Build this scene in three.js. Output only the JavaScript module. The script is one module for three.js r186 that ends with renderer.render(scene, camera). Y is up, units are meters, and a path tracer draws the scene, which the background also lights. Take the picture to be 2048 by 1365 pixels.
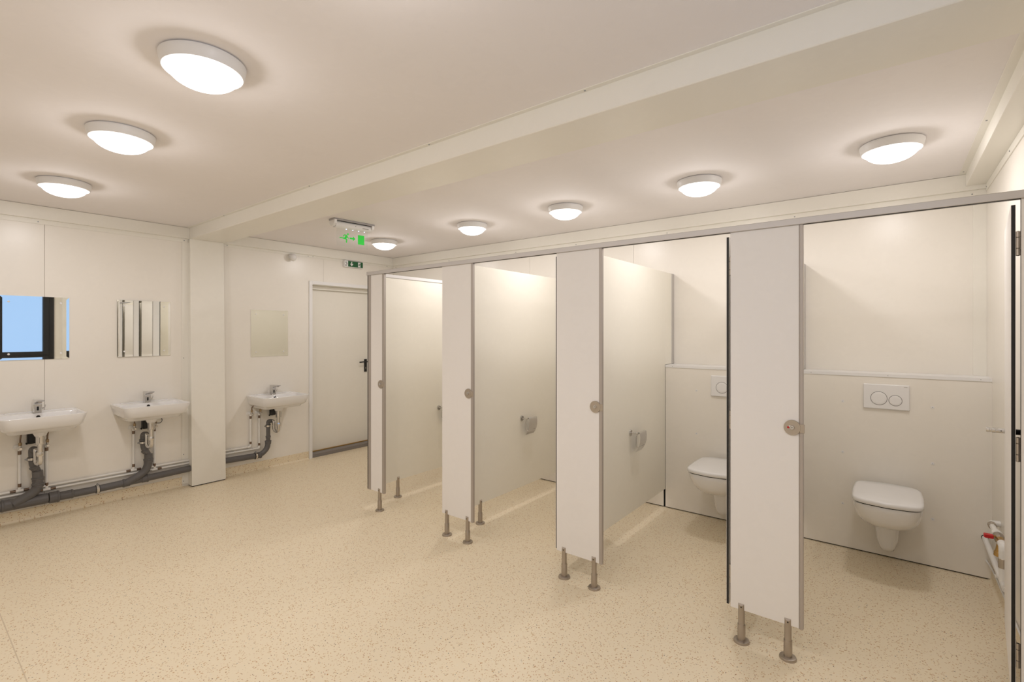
import * as THREE from 'three';
import { mergeGeometries, mergeVertices, toCreasedNormals } from 'three/addons/utils/BufferGeometryUtils.js';
import { RectAreaLightUniformsLib } from 'three/addons/lights/RectAreaLightUniformsLib.js';

// ---------------------------------------------------------------- camera, sky, exposure
const scene = new THREE.Scene();
const W = 2048, H = 1365, FOCAL = 974.03, CY = 665.2, YAW = 37.934;
const camera = new THREE.PerspectiveCamera(2 * Math.atan(H / 2 / FOCAL) * 180 / Math.PI, W / H, 0.03, 60);
camera.position.set(0, 1.5, 0);
camera.rotation.y = YAW * Math.PI / 180;
camera.setViewOffset(W, H, 0, H / 2 - CY, W, H);          // the lens is shifted, not tilted: verticals stay upright
camera.updateProjectionMatrix();
scene.add(camera);
scene.background = new THREE.Color(0.40, 0.60, 0.90);     // even evening sky, seen only through the window

const renderer = new THREE.WebGLRenderer({ antialias: true });
renderer.toneMapping = THREE.LinearToneMapping;
renderer.toneMappingExposure = 1.2;
renderer.shadowMap.enabled = true;
renderer.shadowMap.type = THREE.PCFSoftShadowMap;
RectAreaLightUniformsLib.init();

const LAMP_COLOR = new THREE.Color(1.0, 0.962, 0.962), LAMP_POWER = 31, LAMP_SIDE = 0.225, LAMP_GLOW = 3;
const LAMPS = [                                            // x, z, label
  [-2.045, -0.733, 'nearest lit round ceiling lamp of the row above the washbasins, largest in view'],
  [-3.102, -0.736, 'middle of the three lit round ceiling lamps in the row before the washbasins'],
  [-4.431, -0.740, 'lit round ceiling lamp over the washbasins, closest to the mirror wall'],
  [-4.464, -3.410, 'small lit round ceiling lamp beside the hanging exit sign, in the passage before the door'],
  [-3.127, -3.400, 'lit round ceiling lamp above the first toilet cubicle, next after the exit sign lamp'],
  [-2.098, -3.400, 'lit round ceiling lamp above the second toilet cubicle, middle of the row of five'],
  [-1.024, -3.365, 'lit round ceiling lamp above the third toilet cubicle, fourth of the row'],
  [-0.001, -3.335, 'lit round ceiling lamp above the last cubicle, beside the ceiling edge beam'],
  [-1.020, -0.735, 'lit round ceiling lamp of the washbasin row, outside the picture above the camera'],
  [0.000, -0.735, 'lit round ceiling lamp of the washbasin row, outside the picture next to the window'],
];

// ---------------------------------------------------------------- helpers
let seed = 12345;
const rnd = () => { seed = (Math.imul(seed, 1664525) + 1013904223) >>> 0; return seed / 4294967296; };
const V = (x, y, z) => new THREE.Vector3(x, y, z);
const used = new Map();
const numbered = (name) => { const n = used.get(name) || 0; used.set(name, n + 1); return n ? `${name}_${String(n).padStart(3, '0')}` : name; };
const tag = (o, label, category, group) => { o.userData.label = label; if (category) o.userData.category = category; if (group) o.userData.group = group; return o; };
const mesh = (name, geo, mat, parent) => {
  const m = new THREE.Mesh(geo, mat);
  m.name = parent === scene ? numbered(name) : partName(parent, name);
  m.castShadow = m.receiveShadow = true;
  parent.add(m);
  return m;
};
function partName(parent, name) { let k = 0; for (const c of parent.children) if (c.name.replace(/_\d{3}$/, '') === name) k++; return k ? `${name}_${String(k).padStart(3, '0')}` : name; }
const thing = (name, label, category, [x, y, z] = [0, 0, 0], turn = 0, group) => {
  const o = new THREE.Group(); o.name = numbered(name); o.position.set(x, y, z); o.rotation.y = turn; scene.add(o);
  return tag(o, label, category, group);
};
const struct = (name, label) => { const o = new THREE.Group(); o.name = numbered(name); scene.add(o); o.userData.kind = 'structure'; if (label) o.userData.label = label; return o; };
const copy = (src, label, [x, y, z], turn) => {
  const c = src.clone(); c.name = numbered(src.name.replace(/_\d{3}$/, '')); scene.add(c); c.position.set(x, y, z); if (turn !== undefined) c.rotation.y = turn;
  c.userData = { ...src.userData, label }; return c;
};
const merge = (...g) => mergeGeometries(g.map((a) => { const b = a.index ? a.toNonIndexed() : a.clone(); for (const k of Object.keys(b.attributes)) if (!['position', 'normal', 'uv'].includes(k)) b.deleteAttribute(k); if (!b.attributes.uv) b.setAttribute('uv', new THREE.BufferAttribute(new Float32Array(b.attributes.position.count * 2), 2)); return b; }));
const put = (g, x, y, z, rx = 0, ry = 0, rz = 0) => { g.applyMatrix4(new THREE.Matrix4().compose(V(x, y, z), new THREE.Quaternion().setFromEuler(new THREE.Euler(rx, ry, rz)), V(1, 1, 1))); return g; };

// a box from corner to corner with chamfered edges, uv in metres
function box(x0, y0, z0, x1, y1, z1, c = 0.0015) {
  const lo = [Math.min(x0, x1), Math.min(y0, y1), Math.min(z0, z1)], hi = [Math.max(x0, x1), Math.max(y0, y1), Math.max(z0, z1)];
  c = Math.min(c, ...[0, 1, 2].map((i) => (hi[i] - lo[i]) * 0.45));
  const P = [], U = [], mid = [0, 1, 2].map((i) => (lo[i] + hi[i]) / 2);
  const quad = (pts) => {
    const [a, b, d] = [pts[0], pts[1], pts[2]].map((p) => V(...p)), n = b.clone().sub(a).cross(d.clone().sub(a));
    const cen = pts.reduce((s, p) => s.add(V(...p)), V(0, 0, 0)).multiplyScalar(1 / pts.length).sub(V(...mid));
    if (n.dot(cen) < 0) pts = pts.slice().reverse();
    const ax = [Math.abs(n.x), Math.abs(n.y), Math.abs(n.z)], k = ax.indexOf(Math.max(...ax));
    const uv = (p) => (k === 0 ? [p[2], p[1]] : k === 1 ? [p[0], p[2]] : [p[0], p[1]]);
    for (let i = 1; i < pts.length - 1; i++) for (const p of [pts[0], pts[i], pts[i + 1]]) { P.push(...p); U.push(...uv(p)); }
  };
  // the corner vertex that lies on the face across axis f, at signs s
  const v = (f, s) => [0, 1, 2].map((i) => (s[i] < 0 ? lo[i] + (i === f ? 0 : c) : hi[i] - (i === f ? 0 : c)));
  for (let f = 0; f < 3; f++) for (const sg of [-1, 1]) {
    const [a, b] = [0, 1, 2].filter((i) => i !== f), S = (p, q) => { const s = []; s[f] = sg; s[a] = p; s[b] = q; return s; };
    quad([v(f, S(-1, -1)), v(f, S(1, -1)), v(f, S(1, 1)), v(f, S(-1, 1))]);
  }
  if (c > 0) {
    for (let e = 0; e < 3; e++) { const [a, b] = [0, 1, 2].filter((i) => i !== e);
      for (const p of [-1, 1]) for (const q of [-1, 1]) { const S = (r) => { const s = []; s[e] = r; s[a] = p; s[b] = q; return s; };
        quad([v(a, S(-1)), v(a, S(1)), v(b, S(1)), v(b, S(-1))]); } }
    for (const i of [-1, 1]) for (const j of [-1, 1]) for (const k of [-1, 1]) quad([v(0, [i, j, k]), v(1, [i, j, k]), v(2, [i, j, k])]);
  }
  const g = new THREE.BufferGeometry();
  g.setAttribute('position', new THREE.Float32BufferAttribute(P, 3)); g.setAttribute('uv', new THREE.Float32BufferAttribute(U, 2));
  g.computeVertexNormals();
  return g;
}
// turned body: profile of [radius, height] along the axis dir, from at
function turned(profile, at = V(0, 0, 0), dir = V(0, 1, 0), seg = 28) {
  let g = new THREE.LatheGeometry(profile.map(([r, h]) => new THREE.Vector2(Math.max(r, 1e-5), h)), seg);
  g = toCreasedNormals(g, 0.6);
  g.applyQuaternion(new THREE.Quaternion().setFromUnitVectors(V(0, 1, 0), dir.clone().normalize()));
  g.translate(at.x, at.y, at.z);
  return g;
}
const rod = (a, b, r, seg = 20, e = 0.001) => { const d = b.clone().sub(a), L = d.length(); e = Math.min(e, r * 0.5, L * 0.3); return turned([[0, 0], [r - e, 0], [r, e], [r, L - e], [r - e, L], [0, L]], a, d, seg); };
// round pipe along a path whose corners are rounded with radius bend
function pipe(pts, r, bend = 0.03, radial = 18) {
  const path = [pts[0].clone()];
  for (let i = 1; i < pts.length - 1; i++) {
    const a = pts[i - 1], p = pts[i], b = pts[i + 1], u = a.clone().sub(p), w = b.clone().sub(p), lim = Math.min(bend, u.length() * 0.49, w.length() * 0.49);
    u.normalize().multiplyScalar(lim).add(p); w.normalize().multiplyScalar(lim).add(p);
    const q = new THREE.QuadraticBezierCurve3(u, p, w);
    for (let k = 0; k <= 8; k++) path.push(q.getPoint(k / 8));
  }
  path.push(pts[pts.length - 1].clone());
  const clean = path.filter((p, i) => !i || p.distanceTo(path[i - 1]) > 1e-5), n = clean.length;
  const pos = [], idx = [];
  let nrm = null, prevT = null;
  clean.forEach((p, i) => {
    const t = clean[Math.min(i + 1, n - 1)].clone().sub(clean[Math.max(i - 1, 0)]).normalize();
    if (!nrm) nrm = (Math.abs(t.y) < 0.9 ? V(0, 1, 0) : V(1, 0, 0)).cross(t).normalize();
    else nrm.applyQuaternion(new THREE.Quaternion().setFromUnitVectors(prevT, t));
    prevT = t;
    const bi = t.clone().cross(nrm).normalize();
    for (let k = 0; k < radial; k++) { const a = k / radial * Math.PI * 2; const q = p.clone().addScaledVector(nrm, Math.cos(a) * r).addScaledVector(bi, Math.sin(a) * r); pos.push(q.x, q.y, q.z); }
  });
  for (let i = 0; i < n - 1; i++) for (let k = 0; k < radial; k++) { const a = i * radial + k, b = i * radial + (k + 1) % radial, c = a + radial, d = b + radial; idx.push(a, b, c, b, d, c); }
  for (const [row, flip] of [[0, 1], [n - 1, 0]]) { const c = pos.length / 3, p = clean[row]; pos.push(p.x, p.y, p.z); for (let k = 0; k < radial; k++) { const a = row * radial + k, b = row * radial + (k + 1) % radial; flip ? idx.push(c, b, a) : idx.push(c, a, b); } }
  const g = new THREE.BufferGeometry(); g.setAttribute('position', new THREE.Float32BufferAttribute(pos, 3)); g.setIndex(idx);
  return toCreasedNormals(g, 0.9);
}
// skin through closed rings of equal length; the first and last ring may be closed with a cap
function skin(rings, capA = true, capB = true, crease = 0.7) {
  const n = rings[0].length, pos = [], idx = [];
  for (const r of rings) for (const p of r) pos.push(p[0], p[1], p[2]);
  for (let i = 0; i < rings.length - 1; i++) for (let k = 0; k < n; k++) { const a = i * n + k, b = i * n + (k + 1) % n, c = a + n, d = b + n; idx.push(a, c, b, b, c, d); }
  const cap = (row, flip) => { const c = pos.length / 3, m = [0, 0, 0]; rings[row].forEach((p) => p.forEach((q, i) => { m[i] += q / n; })); pos.push(...m); for (let k = 0; k < n; k++) { const a = row * n + k, b = row * n + (k + 1) % n; flip ? idx.push(c, a, b) : idx.push(c, b, a); } };
  if (capA) cap(0, true); if (capB) cap(rings.length - 1, false);
  const g = new THREE.BufferGeometry(); g.setAttribute('position', new THREE.Float32BufferAttribute(pos, 3)); g.setIndex(idx);
  return toCreasedNormals(g, crease);
}
// rounded rectangle in x, z at height y; corner radii for the +x (front) and -x (back) side
function rounded(x0, x1, z0, z1, y, rf, rb, per = 8) {
  const pts = [], arc = (cx, cz, r, a0) => { for (let k = 0; k <= per; k++) { const a = a0 + k / per * Math.PI / 2; pts.push([cx + Math.cos(a) * r, y, cz + Math.sin(a) * r]); } };
  arc(x1 - rf, z1 - rf, rf, 0); arc(x0 + rb, z1 - rb, rb, Math.PI / 2); arc(x0 + rb, z0 + rb, rb, Math.PI); arc(x1 - rf, z0 + rf, rf, Math.PI * 1.5);
  return pts;
}
const extrude = (outline, depth, bevel = 0) => { const s = Array.isArray(outline) ? new THREE.Shape(outline.map(([x, y]) => new THREE.Vector2(x, y))) : outline; return new THREE.ExtrudeGeometry(s, { depth, bevelEnabled: bevel > 0, bevelSize: bevel, bevelThickness: bevel, bevelOffset: -bevel, bevelSegments: 1, curveSegments: 16, steps: 1 }); };

// ---------------------------------------------------------------- textures and materials
function noiseTexture(size, cells, amp, base = 1, srgb = true) {
  const grid = (n) => Array.from({ length: n * n }, rnd), out = new Uint8Array(size * size * 4), layers = cells.map((n) => [n, grid(n)]);
  for (let y = 0; y < size; y++) for (let x = 0; x < size; x++) {
    let s = 0;
    layers.forEach(([n, g], i) => { const u = x / size * n, v = y / size * n, a = Math.floor(u), b = Math.floor(v), f = u - a, h = v - b, q = f * f * (3 - 2 * f), w = h * h * (3 - 2 * h), G = (i2, j2) => g[(j2 % n) * n + i2 % n];
      s += ((G(a, b) * (1 - q) + G(a + 1, b) * q) * (1 - w) + (G(a, b + 1) * (1 - q) + G(a + 1, b + 1) * q) * w - 0.5) / cells.length; });
    const k = Math.max(0, Math.min(255, Math.round(255 * (base + s * amp)))), o = (y * size + x) * 4; out[o] = out[o + 1] = out[o + 2] = k; out[o + 3] = 255;
  }
  const t = new THREE.DataTexture(out, size, size); t.wrapS = t.wrapT = THREE.RepeatWrapping; t.magFilter = THREE.LinearFilter; t.minFilter = THREE.LinearMipmapLinearFilter; t.generateMipmaps = true;
  if (srgb) t.colorSpace = THREE.SRGBColorSpace; t.needsUpdate = true; return t;
}
const tone = noiseTexture(256, [5, 17, 61], 0.012, 0.992); tone.repeat.set(0.7, 0.7);
const peel = noiseTexture(256, [90, 128], 0.8, 0.5, false); peel.repeat.set(3, 3);
const rub = noiseTexture(256, [7, 23, 90], 0.35, 0.8, false); rub.repeat.set(1.1, 1.1);
function speckledFloor() {
  const S = 2048, c = document.createElement('canvas'); c.width = c.height = S; const g = c.getContext('2d');
  g.fillStyle = 'rgb(243,228,199)'; g.fillRect(0, 0, S, S);
  const mm = S / 1600, chip = (x, y, l, w, a, color) => { g.fillStyle = color; for (const dx of [-S, 0, S]) for (const dy of [-S, 0, S]) { const px = x + dx, py = y + dy; if (px < -30 || py < -30 || px > S + 30 || py > S + 30) continue; g.save(); g.translate(px, py); g.rotate(a); g.beginPath(); g.moveTo(-l, -w * 0.4); g.lineTo(-l * 0.3, -w); g.lineTo(l * 0.8, -w * 0.7); g.lineTo(l, w * 0.3); g.lineTo(l * 0.1, w); g.lineTo(-l * 0.8, w * 0.6); g.closePath(); g.fill(); g.restore(); } };
  const kinds = [[6500, ['rgba(208,176,130,0.7)', 'rgba(242,230,208,0.8)', 'rgba(200,166,120,0.6)'], 1.8, 5.0], [5200, ['rgba(190,140,86,0.75)', 'rgba(186,132,86,0.7)', 'rgba(196,152,98,0.9)'], 1.4, 4.0], [2100, ['rgb(142,100,64)', 'rgb(156,110,72)', 'rgb(166,110,72)'], 1.1, 3.1], [1000, ['rgb(72,50,38)', 'rgb(88,58,40)', 'rgb(62,48,44)'], 1.1, 2.9]];
  for (const [n, cols, a, b] of kinds) for (let i = 0; i < n; i++) { const l = (a + rnd() * (b - a)) * mm; chip(rnd() * S, rnd() * S, l, l * (0.35 + rnd() * 0.5), rnd() * 6.28, cols[Math.floor(rnd() * cols.length)]); }
  const t = new THREE.CanvasTexture(c); t.colorSpace = THREE.SRGBColorSpace; t.wrapS = t.wrapT = THREE.RepeatWrapping; t.repeat.set(1 / 1.6, 1 / 1.6); t.anisotropy = 8; return t;
}
const std = (p) => new THREE.MeshStandardMaterial(p), lin = (r, g, b) => new THREE.Color().setRGB(r, g, b);
const WALL = lin(0.93, 0.882, 0.80), CEIL = lin(0.965, 0.92, 0.905);
const M = {
  wall: std({ color: WALL, map: tone, roughness: 0.30, bumpMap: peel, bumpScale: 0.00006 }),
  ceiling: std({ color: CEIL, map: tone, roughness: 0.85, bumpMap: peel, bumpScale: 0.00006 }),
  trim: std({ color: lin(0.93, 0.895, 0.81), map: tone, roughness: 0.30 }),
  partition: std({ color: lin(0.95, 0.908, 0.805), map: tone, roughness: 0.42, bumpMap: peel, bumpScale: 0.00004 }),
  laminate: std({ color: lin(0.93, 0.895, 0.86), map: tone, roughness: 0.42, bumpMap: peel, bumpScale: 0.00004 }),
  core: std({ color: lin(0.012, 0.011, 0.010), roughness: 0.55 }),
  seam: std({ color: lin(0.30, 0.24, 0.18), roughness: 0.8 }),
  bronze: std({ color: lin(0.36, 0.27, 0.17), metalness: 0.9, roughness: 0.3 }),
  gap: std({ color: lin(0.01, 0.009, 0.008), roughness: 0.9 }),
  floor: std({ map: speckledFloor(), roughness: 0.5, roughnessMap: rub, bumpMap: peel, bumpScale: 0.00005 }),
  edgeAlu: std({ color: lin(0.49, 0.445, 0.41), metalness: 0.55, roughness: 0.5 }),
  alu: std({ color: lin(0.60, 0.575, 0.56), metalness: 0.55, roughness: 0.5 }),
  white: std({ color: lin(0.88, 0.865, 0.85), roughness: 0.35 }),
  whitePlastic: std({ color: lin(0.88, 0.865, 0.85), roughness: 0.3 }),
  ceramic: new THREE.MeshPhysicalMaterial({ color: lin(0.88, 0.865, 0.85), roughness: 0.12, clearcoat: 0.6, clearcoatRoughness: 0.05 }),
  lid: std({ color: lin(0.88, 0.865, 0.85), roughness: 0.2 }),
  chrome: std({ color: lin(0.64, 0.63, 0.62), metalness: 1, roughness: 0.09 }),
  steel: std({ color: lin(0.44, 0.39, 0.34), metalness: 0.9, roughness: 0.36 }),
  brushed: std({ color: lin(0.50, 0.445, 0.38), metalness: 0.85, roughness: 0.4 }),
  mirror: std({ color: lin(0.94, 0.95, 0.90), metalness: 1, roughness: 0.015 }),
  greyPipe: std({ color: lin(0.125, 0.119, 0.118), roughness: 0.42 }),
  whitePipe: std({ color: lin(0.88, 0.86, 0.82), roughness: 0.4 }),
  brass: std({ color: lin(0.52, 0.34, 0.13), metalness: 0.9, roughness: 0.35 }),
  copper: std({ color: lin(0.21, 0.15, 0.11), metalness: 0.8, roughness: 0.4 }),
  black: std({ color: lin(0.008, 0.008, 0.008), roughness: 0.4 }),
  red: std({ color: lin(0.55, 0.012, 0.015), roughness: 0.4 }),
  doorLeaf: std({ color: lin(0.92, 0.88, 0.79), map: tone, roughness: 0.45 }),
  threshold: std({ color: lin(0.27, 0.25, 0.24), roughness: 0.5, metalness: 0.3 }),
  greenSign: std({ color: lin(0.012, 0.11, 0.035), roughness: 0.4 }),
  signGlow: std({ color: lin(0.004, 0.26, 0.02), emissive: lin(0.0, 0.30, 0.012), emissiveIntensity: 1, roughness: 0.4 }),
  ledGlow: std({ color: lin(0.8, 0.85, 1), emissive: lin(0.55, 0.7, 1), emissiveIntensity: 1.6, roughness: 0.4 }),
  diffuser: std({ color: lin(0.85, 0.84, 0.82), emissive: LAMP_COLOR, emissiveIntensity: LAMP_GLOW, roughness: 0.4 }),
  acrylic: new THREE.MeshPhysicalMaterial({ color: lin(0.97, 0.98, 0.98), transmission: 1, thickness: 0, roughness: 0.02, ior: 1.45 }),
  glass: new THREE.MeshPhysicalMaterial({ color: lin(0.95, 0.97, 1), transmission: 1, thickness: 0, roughness: 0.02 }),
  frameBlack: std({ color: lin(0.012, 0.012, 0.013), roughness: 0.45 }),
  screw: std({ color: lin(0.30, 0.31, 0.32), metalness: 0.8, roughness: 0.35 }),
  greyPlastic: std({ color: lin(0.42, 0.40, 0.40), roughness: 0.5 }),
};

// ---------------------------------------------------------------- the room
const XL = -5.446, XR = 0.478, ZB = -4.31, ZN = 0.36, YC = 2.523, TK = 0.1;
const YT = 2.415;                                          // lower edge of the ceiling trims and the beam
{ const f = struct('floor', 'speckled cream vinyl floor');
  mesh('vinyl_sheet', box(XL - TK, -0.08, ZN + TK, XR + TK, 0, ZB - TK, 0), M.floor, f);
  mesh('weld_seam', box(XL + 0.02, -0.001, -0.371, -2.55, 0.0006, -0.367, 0.0004), std({ color: lin(0.70, 0.58, 0.42), roughness: 0.5 }), f); }
{ const c = struct('ceiling', 'cream painted ceiling panels');
  mesh('slab', box(XL - TK, YC + 0.01, ZN + TK, XR + TK, YC + 0.12, ZB - TK, 0), M.ceiling, c);
  mesh('panel', box(XL, YC, ZN, XR, YC + 0.02, -1.83, 0), M.ceiling, c);
  mesh('panel', box(XL, YC, -2.125, XR, YC + 0.02, ZB, 0), M.ceiling, c); }
const joint = 0.002;
const panelRun = (parent, make, cuts) => { for (let i = 0; i < cuts.length - 1; i++) mesh('panel', make(cuts[i] + joint / 2, cuts[i + 1] - joint / 2), M.wall, parent); };
// left wall with the doorway; the panels stand 8 mm before the dark core
const DZ0 = -3.111, DZ1 = -3.99, DY = 2.073;
{ const w = struct('wall_left', 'cream panelled wall with the mirrors and washbasins');
  const core = (z0, z1, y0, y1) => box(XL - 0.2, y0, z0, XL - 0.0035, y1, z1, 0);
  mesh('core', merge(core(ZN + TK, DZ0, 0, YC), core(DZ1, ZB - TK, 0, YC), core(DZ0, DZ1, DY, YC)), M.seam, w);
  for (const [a, b] of [[ZN, -0.789], [-0.789, -1.95]]) mesh('panel', box(XL - 0.0085, 0, a - joint / 2, XL, YC, b + joint / 2, 0.0008), M.wall, w);
  // the two panels beside the door are cut out round it
  const cut = (pts) => { const g = extrude(pts.map(([z, y]) => [-z, y]), 0.0085); g.rotateY(Math.PI / 2); g.translate(XL - 0.0085, 0, 0); return g; };
  mesh('panel', cut([[-1.95 - joint / 2, 0], [DZ0, 0], [DZ0, DY], [-3.26 + joint / 2, DY], [-3.26 + joint / 2, YC], [-1.95 - joint / 2, YC]]), M.wall, w);
  mesh('panel', cut([[-3.26 - joint / 2, DY], [DZ1, DY], [DZ1, 0], [ZB, 0], [ZB, YC], [-3.26 - joint / 2, YC]]), M.wall, w);
}
{ const w = struct('wall_back', 'cream panelled wall behind the toilet cubicles');
  mesh('core', box(XL - TK, 0, ZB - 0.0035, XR + TK, YC, ZB - 0.12, 0), M.seam, w);
  panelRun(w, (a, b) => box(a, 0, ZB, b, YC, ZB - 0.0085, 0.0008), [XL, -4.313, -3.113, -1.913, -0.713, XR]); }
const WZ0 = -0.02, WZ1 = -1.765, WY0 = 1.062, WY1 = 2.28;
{ const w = struct('wall_right', 'cream panelled wall with the window');
  const b = (z0, z1, y0, y1) => box(XR, y0, z0, XR + 0.1, y1, z1, 0.0008);
  mesh('panel', b(ZN + TK, WZ0, 0, YC), M.wall, w); mesh('panel', b(WZ1, -3.05, 0, YC), M.wall, w); mesh('panel', b(-3.05 - joint, ZB - TK, 0, YC), M.wall, w);
  mesh('panel', b(WZ0, WZ1, 0, WY0), M.wall, w); mesh('panel', b(WZ0, WZ1, WY1, YC), M.wall, w); }
{ const w = struct('wall_rear', 'cream panelled wall behind the camera');
  panelRun(w, (a, b) => box(a, 0, ZN, b, YC, ZN + TK, 0.0008), [XL, -4.25, -3.05, -1.85, -0.65, XR]); }
{ const w = struct('window_1', 'window with black frame in the right wall');
  const fr = (z0, z1, y0, y1, x0, x1) => box(x0, y0, z0, x1, y1, z1, 0.002), F = 0.06, S = 0.08;
  mesh('frame', merge(fr(WZ0, WZ0 - F, WY0, WY1, XR - 0.012, XR + 0.09), fr(WZ1 + F, WZ1, WY0, WY1, XR - 0.012, XR + 0.09), fr(WZ0 - F, WZ1 + F, WY0, WY0 + 0.05, XR - 0.012, XR + 0.09), fr(WZ0 - F, WZ1 + F, WY1 - 0.05, WY1, XR - 0.012, XR + 0.09)), M.frameBlack, w);
  const a = WZ0 - F, b = WZ1 + F, c = WY0 + 0.05, d = WY1 - 0.05;
  mesh('sash', merge(fr(a, a - S, c, d, XR - 0.006, XR + 0.07), fr(b + S, b, c, d, XR - 0.006, XR + 0.07), fr(a - S, b + S, c, c + 0.065, XR - 0.006, XR + 0.07), fr(a - S, b + S, d - 0.055, d, XR - 0.006, XR + 0.07)), M.frameBlack, w);
  mesh('pane', box(XR + 0.037, c + 0.05, a - S + 0.005, XR + 0.043, d - 0.05, b + S - 0.005, 0), M.glass, w); }

const screwHead = (parent, x, y, z, dir) => mesh('screw', turned([[0, 0], [0.0045, 0], [0.004, 0.002], [0.0015, 0.0026], [0, 0.002]], V(x, y, z), dir, 10), M.screw, parent);
// ceiling trims: a boxed cover under the ceiling and a flat strip with screws below it
{ const t = struct('trim_1', 'cream ceiling trim above the washbasin wall, near part');
  mesh('cover', box(XL, YT, ZN, -5.415, YC - 0.002, -1.82), M.trim, t);
  mesh('strip', box(XL, 2.378, ZN, XL + 0.006, YT + 0.002, -1.812, 0.001), M.trim, t);
  for (const z of [-0.75, -1.78]) screwHead(t, XL + 0.006, 2.395, z, V(1, 0, 0)); }
{ const t = struct('trim_2', 'cream ceiling trim above the door and the third washbasin');
  mesh('cover', box(XL, YT, -2.12, -5.415, YC - 0.002, ZB), M.trim, t);
  mesh('strip', box(XL, 2.388, -2.12, XL + 0.006, YT + 0.002, ZB, 0.001), M.trim, t);
  for (const z of [-2.17, -3.06, -3.12, -4.2]) screwHead(t, XL + 0.006, 2.402, z, V(1, 0, 0)); }
{ const t = struct('trim_3', 'cream ceiling trim along the back wall above the cubicles');
  mesh('cover', box(-5.415, YT, ZB, XR, YC - 0.002, -4.278), M.trim, t);
  mesh('strip', box(-5.44, 2.372, ZB, XR, YT + 0.002, ZB + 0.006, 0.001), M.trim, t);
  for (const x of [-5.38, -4.35, -3.3, -2.53, -1.59, -0.59, 0.41]) screwHead(t, x, 2.392, ZB + 0.006, V(0, 0, 1)); }
{ const t = struct('trim_4', 'cream boxed ceiling edge along the right wall');
  mesh('flange', box(0.345, YC - 0.003, -2.13, 0.385, YC + 0.002, -4.278, 0), M.trim, t);
  mesh('cover', box(0.377, 2.442, -2.13, XR, YC, -4.278), M.trim, t);
  mesh('strip', box(XR - 0.006, 2.40, -2.13, XR, 2.443, -4.28, 0.001), M.trim, t);
  for (const z of [-3.25, -4.2]) screwHead(t, 0.36, YC - 0.003, z, V(0, -1, 0));
  for (const z of [-3.5, -4.26]) screwHead(t, XR - 0.006, 2.42, z, V(-1, 0, 0)); }
{ const t = struct('trim_5', 'cream boxed ceiling edge along the right wall, near part');
  mesh('cover', box(0.377, 2.442, ZN, XR, YC, -1.82), M.trim, t); }
{ const t = struct('ceiling_beam', 'cream boxed steel beam across the ceiling');
  mesh('cover', box(XL, YT, -1.82, XR, YC, -2.13, 0.003), M.trim, t);
  mesh('flange', box(-5.41, YC - 0.003, -1.795, XR, YC + 0.002, -1.822, 0.001), M.trim, t);
  for (const x of [-4.6, -3.2, -1.98, -1.02]) screwHead(t, x, YC - 0.003, -1.808, V(0, -1, 0)); }
{ // box column below the beam, leaning slightly to the wall; recess strip beside it
  const t = struct('column_1', 'cream sheet metal column cover between the washbasins');
  const prof = (z0, z1, x0, xb, xt) => { const g = box(0, 0, 0, 1, 1, 1, 0), p = g.attributes.position; for (let i = 0; i < p.count; i++) { const y = p.getY(i) > 0.5, x = p.getX(i) > 0.5, z = p.getZ(i) > 0.5; p.setXYZ(i, x ? (y ? xt : xb) : x0, y ? YT : 0.009, z ? z0 : z1); g.attributes.uv.setXY(i, p.getZ(i) + p.getX(i), p.getY(i)); } g.computeVertexNormals(); return g; };
  mesh('cover', prof(-1.815, -2.118, XL, -5.343, -5.395), M.trim, t);
  mesh('plinth_gap', box(XL, 0, -1.82, -5.352, 0.0095, -2.112, 0), M.gap, t);
  mesh('strip', box(XL, 0.02, -1.762, XL + 0.007, 2.38, -1.816, 0.001), M.trim, t);
  for (const y of [0.05, 0.31, 1.25]) screwHead(t, XL + 0.007, y, -1.775, V(1, 0, 0)); }
{ const t = struct('column_2', 'cream column cover below the beam at the right wall');
  mesh('cover', box(0.375, 0.008, -1.86, XR, YT, -2.118, 0.002), M.trim, t); }
// coved skirting: upright of 9 cm that runs into the floor in a small radius
function cove(len, along, flip) {
  const R = 0.02, pts = [[0, 0], [0, 0.091], [0.003, 0.091], [0.003, R]];
  for (let k = 1; k <= 5; k++) { const a = k / 5 * Math.PI / 2; pts.push([0.003 + R - Math.cos(a) * R, R - Math.sin(a) * R]); }
  const g = extrude(pts.map(([x, y]) => [x, y]), len), p = g.attributes.position, uv = g.attributes.uv;
  for (let i = 0; i < p.count; i++) uv.setXY(i, p.getZ(i) * 0.8, p.getY(i) + p.getX(i));
  return g;
}
{ const a = struct('baseboard_left', 'speckled coved skirting below the first two washbasins');
  mesh('upright', put(cove(ZN + 1.765, 0), XL, 0.0002, -1.765), M.floor, a);
  const b = struct('baseboard_left', 'speckled coved skirting below the third washbasin');
  mesh('upright', put(cove(0.95, 0), XL, 0.0002, -3.069), M.floor, b);
  const c = struct('baseboard_right', 'speckled coved skirting along the right wall');
  mesh('upright', put(cove(4.2, 0), XR, 0.0002, ZN - 0.36, 0, Math.PI, 0), M.floor, c); }

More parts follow.
